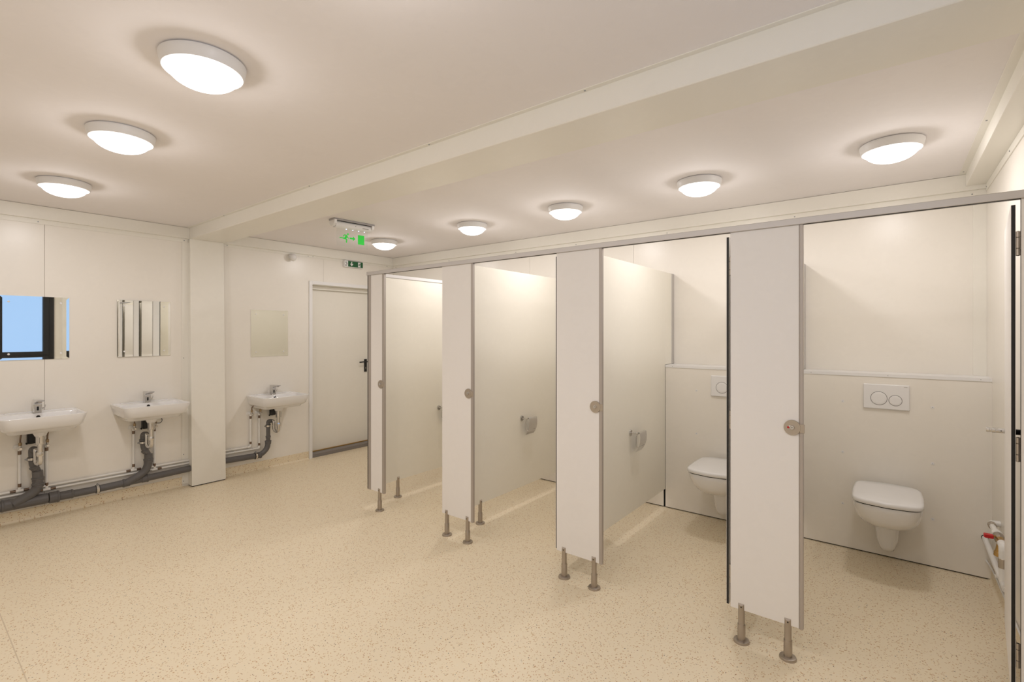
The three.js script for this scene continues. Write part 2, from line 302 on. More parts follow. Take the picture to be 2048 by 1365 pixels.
// door in the left wall
{ const d = struct('door_1', 'cream door with white frame and black lever handle');
  const fx0 = XL - 0.002, fx1 = XL + 0.014, OW = 0.04;
  const jamb = (z0, z1, y0, y1) => box(fx0, y0, z0, fx1, y1, z1, 0.002);
  mesh('frame', merge(jamb(DZ0 + OW, DZ0, 0, DY + OW), jamb(DZ1, DZ1 - OW, 0, DY + OW), jamb(DZ0, DZ1, DY, DY + OW)), M.white, d);
  mesh('lining', merge(box(XL - 0.2, 0, DZ0, fx0, DY, DZ0 - 0.004, 0), box(XL - 0.2, 0, DZ1 + 0.004, fx0, DY, DZ1, 0), box(XL - 0.2, DY - 0.004, DZ0, fx0, DY, DZ1, 0)), M.trim, d);
  mesh('stop', box(XL - 0.12, DY - 0.05, DZ0 - 0.004, XL - 0.085, DY - 0.004, DZ1 + 0.004), M.trim, d);
  const leaf = mesh('leaf', box(XL - 0.175, 0.05, DZ0 - 0.007, XL - 0.125, DY - 0.008, DZ1 + 0.007, 0.002), M.doorLeaf, d);
  mesh('threshold', box(XL - 0.2, 0, DZ0, XL - 0.004, 0.045, DZ1, 0.003), M.threshold, d);
  mesh('threshold_strip', box(XL - 0.122, 0.045, DZ0 - 0.004, XL - 0.10, 0.056, DZ1 + 0.004, 0.001), M.brass, d);
  const hx = XL - 0.125, hz = -3.945;
  const hd = mesh('handle', box(hx, 0.972, hz + 0.021, hx + 0.009, 1.142, hz - 0.021, 0.003), M.black, d);
  mesh('lever', merge(rod(V(hx + 0.005, 1.107, hz), V(hx + 0.05, 1.107, hz), 0.009), pipe([V(hx + 0.046, 1.107, hz), V(hx + 0.05, 1.109, hz + 0.04), V(hx + 0.046, 1.105, hz + 0.118)], 0.0088, 0.03)), M.black, hd);
  mesh('keyhole', merge(rod(V(hx + 0.008, 1.03, hz), V(hx + 0.0105, 1.03, hz), 0.0065, 14), box(hx + 0.008, 1.008, hz + 0.0028, hx + 0.0105, 1.03, hz - 0.0028, 0)), M.brushed, hd); }

// low wall in front of the back wall that carries the toilets
const PX = [-3.5475, -2.5455, -1.537, -0.5265];           // partition centre lines
const ZI = -4.1, YL = 1.222;
{ const w = struct('wall_back_lower', 'half-height cream boxing wall behind the toilets');
  const ends = [...PX, XR];
  mesh('core', box(PX[0] + 0.007, 0, ZI - 0.012, XR, YL - 0.03, ZB, 0), M.gap, w);
  for (let i = 0; i < 4; i++) {
    const a = ends[i] + 0.0085, b = i === 3 ? XR + 0.001 : ends[i + 1] - 0.0085;
    mesh('panel', box(a, 0.008, ZI, b, YL - 0.018, ZI - 0.012, 0.001), M.wall, w);
    mesh('ledge', merge(box(a, YL - 0.022, ZI + 0.004, b, YL, ZI - 0.004, 0.001), box(a, YL - 0.004, ZI, b, YL, ZB + 0.001, 0.001)), M.white, w);
    for (const t of [0.06, 0.5, 0.95]) mesh('ledge_screw', turned([[0, 0], [0.0021, 0], [0.0017, 0.001], [0, 0.0007]], V(a + (b - a) * t, YL - 0.011, ZI + 0.004), V(0, 0, 1), 10), M.screw, w);
    if (i >= 2) for (const [dx, y] of [[-0.24, 1.02], [-0.24, 0.666], [-0.24, 0.308], [0.236, 1.02], [0.236, 0.662], [0.236, 0.307]]) {
      const x = [0, 0, -1.028, -0.0295][i] + dx;
      const s = mesh('screw_cap', turned([[0, 0], [0.009, 0], [0.0085, 0.002], [0.005, 0.0038], [0, 0.0038]], V(x, y, ZI), V(0, 0, 1), 16), M.white, w);
      mesh('screw', turned([[0, 0], [0.0022, 0], [0.0018, 0.0008], [0, 0.0008]], V(x, y, ZI + 0.0037), V(0, 0, 1), 10), M.screw, s); }
  } }
{ const t = struct('trim_6', 'cream corner cover strip above the boxing wall at the right wall');
  mesh('cover', box(0.414, YL, ZB, XR, 2.372, ZB + 0.012, 0.001), M.trim, t); }

// ---------------------------------------------------------------- ceiling lamps
{ let first = null;
  const ring = [[0, 0.0], [0.134, 0.0], [0.134, 0.005], [0.1425, 0.0055], [0.1425, 0.011], [0.1345, 0.043], [0.132, 0.0468], [0.1295, 0.0470], [0.1286, 0.0462], [0.1285, 0.02], [0, 0.02]];
  const dome = [];
  for (let k = 0; k <= 14; k++) { const a = k / 14 * Math.PI / 2; dome.push([0.117 * Math.cos(a) ** 0.85 || 0, 0.048 + 0.053 * Math.sin(a) ** 1.25]); }
  for (const [x, z, label] of LAMPS) {
    let t;
    if (!first) {
      t = first = thing('ceiling_light', label, 'ceiling lamp', [x, YC, z], 0, 'round ceiling lamps');
      mesh('housing', turned(ring, V(0, 0, 0), V(0, -1, 0), 64), M.white, t);
      const d = mesh('diffuser', turned([[0.117, 0.038], ...dome], V(0, 0, 0), V(0, -1, 0), 64), M.diffuser, t); d.castShadow = false;
      mesh('diffuser_rim', turned([[0.1165, 0.037], [0.117, 0.0476], [0.1283, 0.0462], [0.1284, 0.037]], V(0, 0, 0), V(0, -1, 0), 64), M.white, t);
    } else t = copy(first, label, [x, YC, z]);
const l = new THREE.RectAreaLight(LAMP_COLOR, LAMP_POWER, 0.19, 0.19); l.position.set(x, YC - 0.106, z); l.rotation.x = -Math.PI / 2; l.name = 'ceiling_light_glow'; scene.add(l);
    const b = new THREE.PointLight(LAMP_COLOR, LAMP_SIDE, 0, 2); b.position.set(x, YC - 0.075, z); b.castShadow = true; b.shadow.radius = 2.8; b.shadow.mapSize.set(1024, 1024); b.shadow.bias = -0.0005; b.name = 'ceiling_light_bulb'; scene.add(b);
  } }

// ---------------------------------------------------------------- toilet cubicles
const ZF = -2.54, PT = 0.0125, YP0 = 0.157, YP1 = 1.988;    // front plane of the screens, panel thickness
function slab(parent, x0, y0, z0, x1, y1, z1, axis, skinMat = M.laminate) {      // compact laminate: black core between two pale faces
  const s = 0.001, k = axis === 'x';
  mesh('core', k ? box(x0 + s, y0, z0, x1 - s, y1, z1, 0.0006) : box(x0, y0, z0 - s, x1, y1, z1 + s, 0.0006), M.core, parent);
  for (const side of [0, 1]) mesh('face', k ? box(side ? x1 - s : x0, y0 + 0.0003, z0 - 0.0006, side ? x1 : x0 + s, y1 - 0.0003, z1 + 0.0006, 0.0002) : box(x0 + 0.0006, y0 + 0.0003, side ? z0 : z1, x1 - 0.0006, y1 - 0.0003, side ? z0 - s : z1 + s, 0.0002), skinMat, parent);
}
function foot(parent, x, z, turn = 0) {
  const f = mesh('foot', turned([[0, 0], [0.036, 0], [0.036, 0.006], [0.034, 0.0105], [0.030, 0.012], [0.018, 0.012], [0.018, 0.0135], [0.0175, 0.085], [0.0165, 0.087], [0.0148, 0.0862], [0.0148, YP0 - 0.002], [0, YP0 - 0.002]], V(x, 0, z), V(0, 1, 0), 36), M.steel, parent);
  // the rod's front half runs on over the panel and ends in a slanted cut with a set screw
  const rings = [], n = 20, r = 0.0148, cut = PT / 2 + 0.0002;
  const seg = (y) => { const a0 = Math.asin(cut / r), pts = []; for (let k = 0; k <= n; k++) { const a = a0 + k / n * (Math.PI - 2 * a0); pts.push([r * Math.cos(a), y + (y > YP0 + 0.01 ? -(r * Math.sin(a) - cut) * 0.9 : 0), r * Math.sin(a)]); } return pts.reverse(); };
  rings.push(seg(YP0 - 0.003), seg(YP0 + 0.030));
  const clip = skin(rings, true, true, 0.5), sc = turned([[0, 0], [0.0035, 0], [0.0033, 0.001], [0.0018, 0.0004], [0, 0.0004]], V(0.0015, YP0 + 0.016, r), V(0, 0, 1), 12);
  for (const g of [clip, sc]) { g.rotateY(turn); g.translate(x, 0, z); }
  mesh('fork', clip, M.steel, f); mesh('set_screw', sc, M.core, f);
}
function lock(parent, x, y, z, withMark) {
  const d = mesh('lock', turned([[0, 0], [0.033, 0], [0.0345, 0.002], [0.0345, 0.0075], [0.033, 0.0095], [0, 0.0095]], V(x, y, z), V(0, 0, 1), 44), M.brushed, parent);
  mesh('hub', turned([[0, 0], [0.0095, 0], [0.0095, 0.006], [0.0085, 0.0075], [0, 0.0075]], V(x, y + 0.001, z + 0.0095), V(0, 0, 1), 24), M.chrome, d);
  mesh('slot', box(x - 0.0015, y - 0.0005, z + 0.0168, x + 0.0025, y + 0.0025, z + 0.0175, 0), M.black, d);
  if (withMark) { const a = mesh('indicator', turned([[0, 0], [0.0052, 0], [0.005, 0.001], [0, 0.001]], V(x - 0.0155, y, z + 0.0093), V(0, 0, 1), 18), M.red, d);
    mesh('window', box(x - 0.013, y + 0.002, z + 0.0095, x - 0.004, y + 0.009, z + 0.0105, 0.0005), M.white, d); }
  mesh('keeper', box(x + 0.030, y - 0.021, z + 0.0046, x + 0.049, y + 0.019, z + 0.0085, 0.0015), M.brushed, parent);
}
const PIL = [[-3.541, -3.324], [-2.639, -2.326], [-1.631, -1.318], [-0.623, -0.314], [0.372, XR]];
const pilLabels = ['narrow pale front screen at the far end of the cubicles, beside the door', 'pale front screen between the first and second cubicle doorways', 'pale front screen between the second and third cubicle doorways', 'wide pale front screen nearest the camera, lock disc with a red mark', 'narrow pale filler screen between the last cubicle doorway and the right wall'];
PIL.forEach(([x0, x1], i) => {
  const t = thing('cubicle_screen', pilLabels[i], 'screen', [0, 0, 0], 0, 'cubicle front screens');
  const ew = [0.029, 0.0215, 0.0205, 0.0175, 0][i], lw = i === 0 ? 0.035 : 0;
  slab(t, x0 + lw * 0.9, YP0, ZF, x1 - ew * 0.9, YP1, ZF - PT, 'z');
  if (lw) mesh('edge_profile', box(x0, YP0 - 0.002, ZF + 0.0035, x0 + lw, YP1, ZF - PT - 0.0035, 0.0015), M.edgeAlu, t);
  if (ew) { mesh('edge_profile', merge(box(x1 - ew, YP0 - 0.002, ZF + 0.0025, x1 - ew + 0.004, YP1, ZF - PT - 0.0035, 0.001), box(x1 - ew + 0.004, YP0 - 0.002, ZF + 0.0045, x1, YP1, ZF - PT - 0.0035, 0.0015)), M.edgeAlu, t);
    lock(t, x1 - 0.043, 1.066, ZF, i === 3); }
  const fz = ZF - PT / 2;
  for (const fx of [[-3.394], [-2.594, -2.385], [-1.579, -1.374], [-0.574, -0.376], []][i]) foot(t, fx, fz);
});
const partLabels = ['pale end partition of the cubicles with a bright aluminium cap along its top', 'pale partition between the first and second toilet cubicle', 'pale partition between the second and third toilet cubicle', 'pale partition between the third and last toilet cubicle'];
PX.forEach((x, i) => {
  const t = thing('cubicle_partition', partLabels[i], 'partition', [0, 0, 0], 0, 'cubicle partitions'), top = i ? 2.018 : YP1, h = PT / 2, z0 = i ? ZF - PT - 0.0006 : ZF + 0.002;
  // full height behind the screens, notched over the boxing wall
  const back = ZB + 0.002, zi = i ? ZI + 0.0 : ZI;
  slab(t, x - h, YP0, z0, x + h, top, zi - 0.001, 'x', M.partition);
  mesh('upper_tail', box(x - h, YL + 0.002, zi - 0.0016, x + h, top, back, 0.0004), M.partition, t);
  mesh('lower_tail', box(x - h, YP0, zi - 0.0016, x + h, YL - 0.022, zi - 0.0125, 0.0004), M.core, t);
  mesh('wall_channel', merge(box(x + h, YL + 0.003, back, x + h + 0.003, top, back + 0.055, 0.0005), box(x - h, YL + 0.003, back, x - h - 0.003, top, back + 0.055, 0.0005)), M.alu, t);
  if (i < 2) foot(t, x, -2.86, Math.PI / 2);
});
{ const t = thing('headrail', 'long grey aluminium rail along the top of the cubicle fronts', 'rail', [0, 0, 0]);
  mesh('front_profile', box(-3.556, YP1, ZF + 0.011, XR - 0.001, 2.018, ZF - PT - 0.011, 0.002), M.alu, t);
  mesh('return_profile', box(PX[0] - 0.012, YP1 + 0.001, ZF - PT - 0.0115, PX[0] + 0.012, 2.018, ZB + 0.003, 0.002), std({ color: lin(0.80, 0.78, 0.77), roughness: 0.4 }), t);
  const gaps = PIL.slice(0, 4).map((p, i) => [p[1], PIL[i + 1][0]]);
  for (const [a, b] of gaps) mesh('rubber_seal', box(a + 0.001, YP1 - 0.0018, ZF + 0.0085, b - 0.001, YP1 + 0.001, ZF - 0.004, 0.0004), M.core, t); }
// doors, all standing open into their cubicles
{ const HX = [-2.660, -1.653, -0.644, 0.357], len = 0.645;
  const labels = ['open door of the first cubicle, hidden behind its screen', 'open door of the second cubicle, a hair-thin black edge beside its right screen', 'open cubicle door, tall black edge left of the screen with the red lock mark', 'open door of the last cubicle with hinges, standing against the right wall'];
  const make = (label) => {
    const t = thing('cubicle_door', label, 'door', [0, 0, 0], 0, 'open cubicle doors');
    slab(t, -PT / 2, 0.148, 0, PT / 2, 1.974, -len, 'x');
    for (const y of [0.30, 1.065, 1.83]) {
      const h = mesh('hinge', merge(rod(V(0.0125, y - 0.045, -0.006), V(0.0125, y - 0.019, -0.006), 0.007, 16), rod(V(0.0125, y - 0.018, -0.006), V(0.0125, y + 0.022, -0.006), 0.007, 16), rod(V(0.0125, y + 0.023, -0.006), V(0.0125, y + 0.045, -0.006), 0.007, 16)), M.brushed, t);
      mesh('pin', rod(V(0.0125, y - 0.046, -0.006), V(0.0125, y + 0.046, -0.006), 0.004, 12), M.core, h);
      mesh('leaf_plate', box(PT / 2, y - 0.04, -0.012, PT / 2 + 0.0025, y + 0.04, -0.05, 0.0005), M.brushed, h);
    }
    const kz = -len + 0.035, k = mesh('lock_knob', turned([[0, 0], [0.0115, 0], [0.0115, 0.030], [0.0125, 0.031], [0.0125, 0.042], [0.0108, 0.044], [0.0108, 0.050], [0.0122, 0.051], [0.0122, 0.060], [0.011, 0.062], [0, 0.062]], V(-PT / 2, 1.043, kz), V(-1, 0, 0), 24), M.chrome, t);
    mesh('knob_screw', turned([[0, 0], [0.0025, 0], [0, 0.001]], V(-PT / 2 - 0.012, 1.043, kz + 0.0115), V(0, 0, 1), 10), M.core, k);
    mesh('lock_knob', turned([[0, 0], [0.012, 0], [0.012, 0.008], [0.008, 0.012], [0.008, 0.018], [0.013, 0.022], [0.013, 0.041], [0, 0.041]], V(PT / 2, 1.043, kz), V(1, 0, 0), 24), M.black, t);
    return t;
  };
  const first = make(labels[2]); first.position.set(HX[2], 0, -2.575);
  copy(first, labels[3], [HX[3], 0, -2.575], -5.9 * Math.PI / 180);
  copy(first, labels[1], [HX[1], 0, -2.575], 0);
}
// toilets with flush plates
{ const t = thing('toilet', 'white wall-hung toilet with closed lid in the last cubicle, fully in view', 'toilet', [-0.0225, 0, ZI], 0, 'wall-hung toilets');
  // outline of the lid: bowed sides, front and back; z runs from the wall to the front
  const outline = (hw, zb, zf, y, bow = 1, e = 0.21) => { const pts = [], n = 72; for (let k = 0; k < n; k++) { const a = k / n * Math.PI * 2, c = Math.cos(a), s = Math.sin(a); const x = Math.sign(c) * Math.abs(c) ** e * hw, u = Math.sign(s) * Math.abs(s) ** e;
      const zc = (zb + zf) / 2, hz = (zf - zb) / 2; const xr = x / hw; pts.push([x * (1 - 0.045 * u * u), y, zc + u * hz * (1 - 0.17 * bow * xr * xr)]); } return pts; };
  const bowl = [[0.05, 0.0, 0.16, 0.286], [0.09, 0.0, 0.28, 0.289], [0.122, 0.0, 0.365, 0.302], [0.148, 0.0, 0.435, 0.333], [0.163, 0.0, 0.481, 0.380], [0.170, 0.0, 0.502, 0.432], [0.1715, 0.001, 0.508, 0.462], [0.169, 0.003, 0.505, 0.466], [0.13, 0.02, 0.46, 0.4665]];
  mesh('bowl', skin(bowl.map(([hw, zb, zf, y]) => outline(hw, zb, zf, y, 1, y < 0.45 ? 0.21 + Math.min(0.49, (0.45 - y) * 3.4) : 0.21)).map((r) => r.slice().reverse()), true, true, 0.9), M.ceramic, t);
  const ped = [[0.010, 0.0, 0.09, 0.083], [0.026, 0.0, 0.13, 0.086], [0.039, 0.0, 0.165, 0.099], [0.047, 0.0, 0.182, 0.125], [0.058, 0.0, 0.195, 0.17], [0.064, 0.0, 0.205, 0.24], [0.068, 0.0, 0.212, 0.30]];
  mesh('outlet_shroud', skin(ped.map(([hw, zb, zf, y]) => { const p = []; for (let k = 0; k < 40; k++) { const a = k / 40 * Math.PI * 2, c = Math.cos(a), s = Math.sin(a); p.push([Math.sign(c) * Math.abs(c) ** 0.7 * hw, y, (zb + zf) / 2 + Math.sign(s) * Math.abs(s) ** 0.7 * (zf - zb) / 2]); } return p.reverse(); }), true, true, 0.9), M.ceramic, t);
  mesh('seat_gap', skin([[0.166, 0.03, 0.503, 0.4655], [0.166, 0.03, 0.503, 0.474]].map(([a, b, c, d]) => outline(a, b, c, d).reverse()), true, true, 0.6), M.gap, t);
  const lid = [[0.170, 0.036, 0.515, 0.4735], [0.1745, 0.033, 0.521, 0.4765], [0.1755, 0.032, 0.523, 0.485], [0.175, 0.032, 0.523, 0.495], [0.171, 0.036, 0.518, 0.5015], [0.160, 0.046, 0.506, 0.5045], [0.08, 0.12, 0.41, 0.507]];
  mesh('lid', skin(lid.map(([a, b, c, d]) => outline(a, b, c, d).reverse()), true, true, 0.9), M.lid, t);
  copy(t, 'white wall-hung toilet in the third cubicle, half hidden by a black door edge', [-1.030, 0, ZI]);
  const p = thing('flush_plate', 'white dual flush plate above the toilet in the last cubicle', 'flush plate', [-0.0295, 1.0695, ZI], 0, 'flush plates');
  mesh('plate', box(-0.1225, -0.083, 0.0005, 0.1225, 0.083, 0.0135, 0.0045), M.whitePlastic, p);
  for (const [x, y, r] of [[-0.038, -0.0115, 0.0445], [0.0495, -0.0205, 0.0345]]) {
    mesh('button_groove', turned([[r - 0.0012, 0], [r + 0.0012, 0], [r + 0.0012, 0.0005], [r - 0.0012, 0.0005]], V(x, y, 0.0133), V(0, 0, 1), 56), std({ color: lin(0.10, 0.085, 0.075), roughness: 0.6 }), p);
    mesh('button', turned([[0, 0], [r - 0.0014, 0], [r - 0.0014, 0.0007], [r - 0.0025, 0.0012], [r * 0.6, 0.0009], [0, 0.0006]], V(x, y, 0.0134), V(0, 0, 1), 56), M.whitePlastic, p); }
  const c = document.createElement('canvas'); c.width = 256; c.height = 48; const g = c.getContext('2d'); g.fillStyle = '#e6e2de'; g.fillRect(0, 0, 256, 48); g.fillStyle = '#6e645c'; g.font = 'bold 44px sans-serif'; g.textAlign = 'center'; g.textBaseline = 'middle'; g.fillText('GEBERIT', 128, 25, 250);
  const tx = new THREE.CanvasTexture(c); tx.colorSpace = THREE.SRGBColorSpace;
  const lg = new THREE.PlaneGeometry(0.023, 0.0043); lg.translate(0.1025, 0.0705, 0.0137); mesh('maker_print', lg, std({ map: tx, roughness: 0.3 }), p);
  copy(p, 'white flush plate in the third cubicle, cut off by the black door edge', [-1.028, 1.0695, ZI]);
}
// toilet paper holders
{ const labels = ['chrome toilet paper holder on the end partition, half hidden by a front screen', 'chrome toilet paper holder in the second cubicle, between the two middle front screens', 'chrome toilet paper holder on the partition of the third cubicle, largest in view'];
  const t = thing('paper_holder', labels[2], 'paper holder', [PX[2] + PT / 2, 0.748, -3.392], 0, 'toilet paper holders');
  mesh('rosette', turned([[0, 0], [0.0235, 0], [0.0235, 0.005], [0.021, 0.010], [0.010, 0.011], [0, 0.011]], V(0, 0.006, 0), V(1, 0, 0), 30), M.chrome, t);
  mesh('arm', pipe([V(0.008, 0.006, 0), V(0.052, 0.006, 0), V(0.055, 0.004, -0.02), V(0.055, 0.004, -0.135)], 0.0055, 0.012), M.chrome, t);
  mesh('roll_bar', pipe([V(0.055, 0.002, -0.008), V(0.046, -0.02, -0.002), V(0.044, -0.085, -0.002), V(0.055, -0.098, -0.006), V(0.058, -0.098, -0.125)], 0.0032, 0.012, 10), M.chrome, t);
  const pr = [[0.052, 0.011], [0.062, 0.012], [0.069, 0.004], [0.0715, -0.02], [0.070, -0.058], [0.063, -0.085], [0.047, -0.118], [0.030, -0.140]], th = 0.0016;
  const ol = [...pr, ...pr.slice().reverse().map(([x, y]) => [x - th, y - th * 0.4])];
  const g = extrude(ol, 0.118); g.translate(0, 0, -0.138); mesh('cover_plate', g, M.chrome, t);
  copy(t, labels[1], [PX[1] + PT / 2, 0.748, -3.392]); copy(t, labels[0], [PX[0] + PT / 2, 0.748, -3.360]);
}

// ---------------------------------------------------------------- washbasins
const BASINS = [[0.864, -0.736, 'leftmost white washbasin, cut by the left picture edge', 'below the leftmost washbasin'], [0.864, -1.461, 'middle white washbasin, left of the column', 'below the middle washbasin'], [0.822, -2.612, 'white washbasin right of the column, next to the door', 'below the washbasin next to the door']];
{ const t = thing('washbasin', BASINS[0][2], 'washbasin', [XL, BASINS[0][0], BASINS[0][1]], 0, 'white washbasins');
  const w = 0.25, D = 0.416, R = (x0, x1, hw, y, rf, rb = 0.012) => rounded(x0, x1, -hw, hw, y, rf, rb).reverse();
  const rings = [R(0.03, 0.20, 0.06, -0.150, 0.03), R(0.01, 0.33, 0.195, -0.128, 0.05), R(0.004, 0.345, 0.205, -0.108, 0.05), R(0.001, 0.372, 0.218, -0.100, 0.055), R(0.001, 0.395, 0.230, -0.086, 0.06), R(0.001, 0.408, 0.241, -0.040, 0.062), R(0.001, D, w, -0.006, 0.062), R(0.001, D, w, -0.002, 0.062), R(0.003, D - 0.003, w - 0.003, 0.0, 0.06), R(0.006, D - 0.013, w - 0.012, -0.0002, 0.052), R(0.008, D - 0.017, w - 0.016, -0.003, 0.05), R(0.10, D - 0.019, w - 0.018, -0.006, 0.05, 0.04), R(0.112, D - 0.024, w - 0.026, -0.03, 0.055, 0.055), R(0.125, D - 0.038, w - 0.045, -0.075, 0.07, 0.07), R(0.15, D - 0.07, w - 0.085, -0.094, 0.07, 0.07), R(0.185, D - 0.15, w - 0.17, -0.100, 0.04, 0.04)];
  mesh('basin', skin(rings, true, true, 0.9), M.ceramic, t);
  mesh('back_shelf', box(0.001, -0.01, -0.18, 0.03, 0.0045, 0.18, 0.004), M.ceramic, t);
  mesh('drain_boss', turned([[0, 0], [0.034, 0], [0.036, 0.004], [0.052, 0.04], [0, 0.04]], V(0.196, -0.172, 0), V(0, 1, 0), 32), M.ceramic, t);
  mesh('overflow', turned([[0, 0], [0.0115, 0], [0.0125, 0.0012], [0.0135, 0], [0.0135, -0.002], [0, -0.002]], V(0.1155, -0.033, 0), V(1, 0.25, 0), 24), M.chrome, t);
  mesh('overflow_hole', turned([[0, 0], [0.0108, 0], [0, 0.0006]], V(0.1162, -0.0326, 0), V(1, 0.25, 0), 20), M.gap, t);
  mesh('drain_cap', turned([[0, 0], [0.03, 0], [0.028, 0.004], [0, 0.006]], V(0.225, -0.1, 0), V(0, 1, 0), 30), M.chrome, t);
  for (const b of BASINS.slice(1)) copy(t, b[2], [XL, b[0], b[1]]);
}
{ const t = thing('sensor_tap', 'chrome sensor tap on the leftmost washbasin', 'tap', [XL + 0.068, BASINS[0][0] - 0.003, BASINS[0][1]], 0, 'chrome sensor taps');
  const s = new THREE.Shape(); s.moveTo(-0.022, 0); s.lineTo(0.027, 0); s.lineTo(0.029, 0.062); s.quadraticCurveTo(0.034, 0.078, 0.05, 0.083); s.lineTo(0.128, 0.096); s.lineTo(0.133, 0.108); s.lineTo(0.05, 0.1075); s.lineTo(-0.022, 0.104); s.closePath();
  const body = extrude(s, 0.04, 0.004); body.translate(0, 0, -0.02); mesh('body', body, M.chrome, t);
  mesh('base_ring', turned([[0, 0], [0.028, 0], [0.027, 0.003], [0, 0.003]], V(0.003, 0, 0), V(0, 1, 0), 28), M.chrome, t);
  mesh('outlet', rod(V(0.117, 0.088, 0), V(0.117, 0.097, 0), 0.011, 20), M.steel, t);
  const sw = new THREE.Shape(); sw.absarc(0, 0.010, 0.0062, 0, Math.PI, false); sw.absarc(0, -0.010, 0.0062, Math.PI, Math.PI * 2, false);
  const se = extrude(sw, 0.0015); se.rotateY(Math.PI / 2); se.translate(0.0275, 0.034, 0.0); mesh('sensor_window', se, M.black, t);
  mesh('mixing_lever', merge(rod(V(0.003, 0.03, -0.023), V(0.003, 0.03, -0.036), 0.0085, 18), pipe([V(0.003, 0.03, -0.034), V(0.004, 0.035, -0.043), V(0.005, 0.058, -0.047)], 0.0036, 0.006, 10)), M.chrome, t);
  copy(t, 'chrome sensor tap on the middle washbasin', [XL + 0.068, BASINS[1][0] - 0.0045, BASINS[1][1]]);
  copy(t, 'chrome sensor tap on the washbasin next to the door', [XL + 0.068, BASINS[2][0] - 0.0045, BASINS[2][1]]);
}
// mirrors: glass with a wide ground edge and four clips
{ const labels = ['leftmost mirror, showing the blue window and its black frame', 'middle mirror, showing the cubicle fronts', 'pale mirror right of the column, showing only the cream wall'];
  const w = 0.204, h = 0.2545, b = 0.018, th = 0.005;
  const t = thing('mirror', labels[0], 'mirror', [XL, 1.535, -0.735], 0, 'wall mirrors');
  const lip = 0.0008, P = [[[0, -h, -w], [0, -h, w], [0, h, w], [0, h, -w]], [[th, -h, -w], [th, -h, w], [th, h, w], [th, h, -w]], [[th - lip, -h + b, -w + b], [th - lip, -h + b, w - b], [th - lip, h - b, w - b], [th - lip, h - b, -w + b]]];
  const glassGeo = skin(P.map((r) => r.map(([x, y, z]) => [x + 0.0006, y, z]).reverse()), true, true, 0.01);
  mesh('glass', glassGeo, M.mirror, t);
  const bowed = () => { const cols = 24, pos = [], idx = [], bow = (z) => -0.026 * z * z;   // the middle mirror is a little bowed
    const xs = [-w, -w + b, ...Array.from({ length: cols - 1 }, (_, i) => -w + b + (i + 1) / cols * 2 * (w - b)), w - b, w], ys = [-h, -h + b, h - b, h];
    for (const z of xs) for (const y of ys) pos.push((Math.abs(z) < w - 1e-6 && Math.abs(y) < h - 1e-6 ? th - lip : th) + 0.0006 + bow(z), y, z);
    for (let i = 0; i < xs.length - 1; i++) for (let j = 0; j < 3; j++) { const a = i * 4 + j, c = a + 4; idx.push(a, c, a + 1, a + 1, c, c + 1); }
    const n = pos.length / 3; for (const z of [-w, w]) for (const y of [-h, h]) pos.push(-0.0035, y, z);
    const B = (zi, yi) => n + zi * 2 + yi, last = (xs.length - 1) * 4; idx.push(B(0, 0), B(0, 1), B(1, 0), B(0, 1), B(1, 1), B(1, 0));
    for (const [p, q, u, v] of [[0, 3, B(0, 1), B(0, 0)], [last + 3, last, B(1, 0), B(1, 1)]]) idx.push(p, q, u, p, u, v);
    for (const j of [0, 3]) { for (let i = 0; i < xs.length - 1; i++) { const a = i * 4 + j, c = a + 4, m = B(i * 2 < xs.length ? 0 : 1, j ? 1 : 0); j ? idx.push(a, c, m) : idx.push(a, m, c); } }
    const g = new THREE.BufferGeometry(); g.setAttribute('position', new THREE.Float32BufferAttribute(pos, 3)); g.setIndex(idx); return toCreasedNormals(g, 0.006); };
  for (const sy of [-1, 1]) for (const sz of [-1, 1]) mesh('clip', turned([[0, 0], [0.0075, 0], [0.0072, 0.003], [0.004, 0.0055], [0, 0.006]], V(th, sy * (h - 0.048), sz * (w - 0.052)), V(1, 0, 0), 20), M.white, t);
  copy(t, labels[1], [XL + 0.005, 1.535, -1.4615], 0.0185).children[0].geometry = bowed(); copy(t, labels[2], [XL, 1.491, -2.6125]);
}
// chrome traps under the basins
{ const labels = BASINS.map((b) => 'chrome drain trap ' + b[3]);
  const t = thing('drain_trap', labels[0], 'drain trap', [-5.25, BASINS[0][0], BASINS[0][1]], 0, 'chrome drain traps');
  mesh('tailpiece', turned([[0, -0.171], [0.0305, -0.171], [0.0305, -0.176], [0.0285, -0.178], [0.0285, -0.232], [0.0305, -0.234], [0.0305, -0.239], [0.0175, -0.241], [0.0175, -0.315], [0, -0.315]].reverse(), V(0, 0, 0), V(0, 1, 0), 30), M.chrome, t);
  for (const a of [0.2, 1.3, 2.4, 3.5, 4.6, 5.7]) mesh('slot', put(box(-0.0012, -0.228, 0.0275, 0.0012, -0.182, 0.0288, 0.0003), 0, 0, 0, 0, a, 0), M.gap, t);
  mesh('nut', turned([[0.0, -0.332], [0.0205, -0.332], [0.0225, -0.325], [0.0225, -0.306], [0.0205, -0.300], [0, -0.300]], V(0, 0, 0), V(0, 1, 0), 8), M.chrome, t);
  mesh('bend', pipe([V(0, -0.32, 0), V(0, -0.395, 0), V(-0.064, -0.395, 0.016), V(-0.064, -0.288, 0.016), V(-0.103, -0.288, 0.026)], 0.0165, 0.034, 22), M.chrome, t);
  mesh('clean_out', turned([[0, 0], [0.011, 0], [0.010, 0.006], [0, 0.007]], V(-0.018, -0.40, 0.006), V(0.2, -0.5, 1), 16), M.chrome, t);
  copy(t, labels[1], [-5.25, BASINS[1][0], BASINS[1][1]]); copy(t, labels[2], [-5.25, BASINS[2][0] - 0.003, BASINS[2][1]]);
}
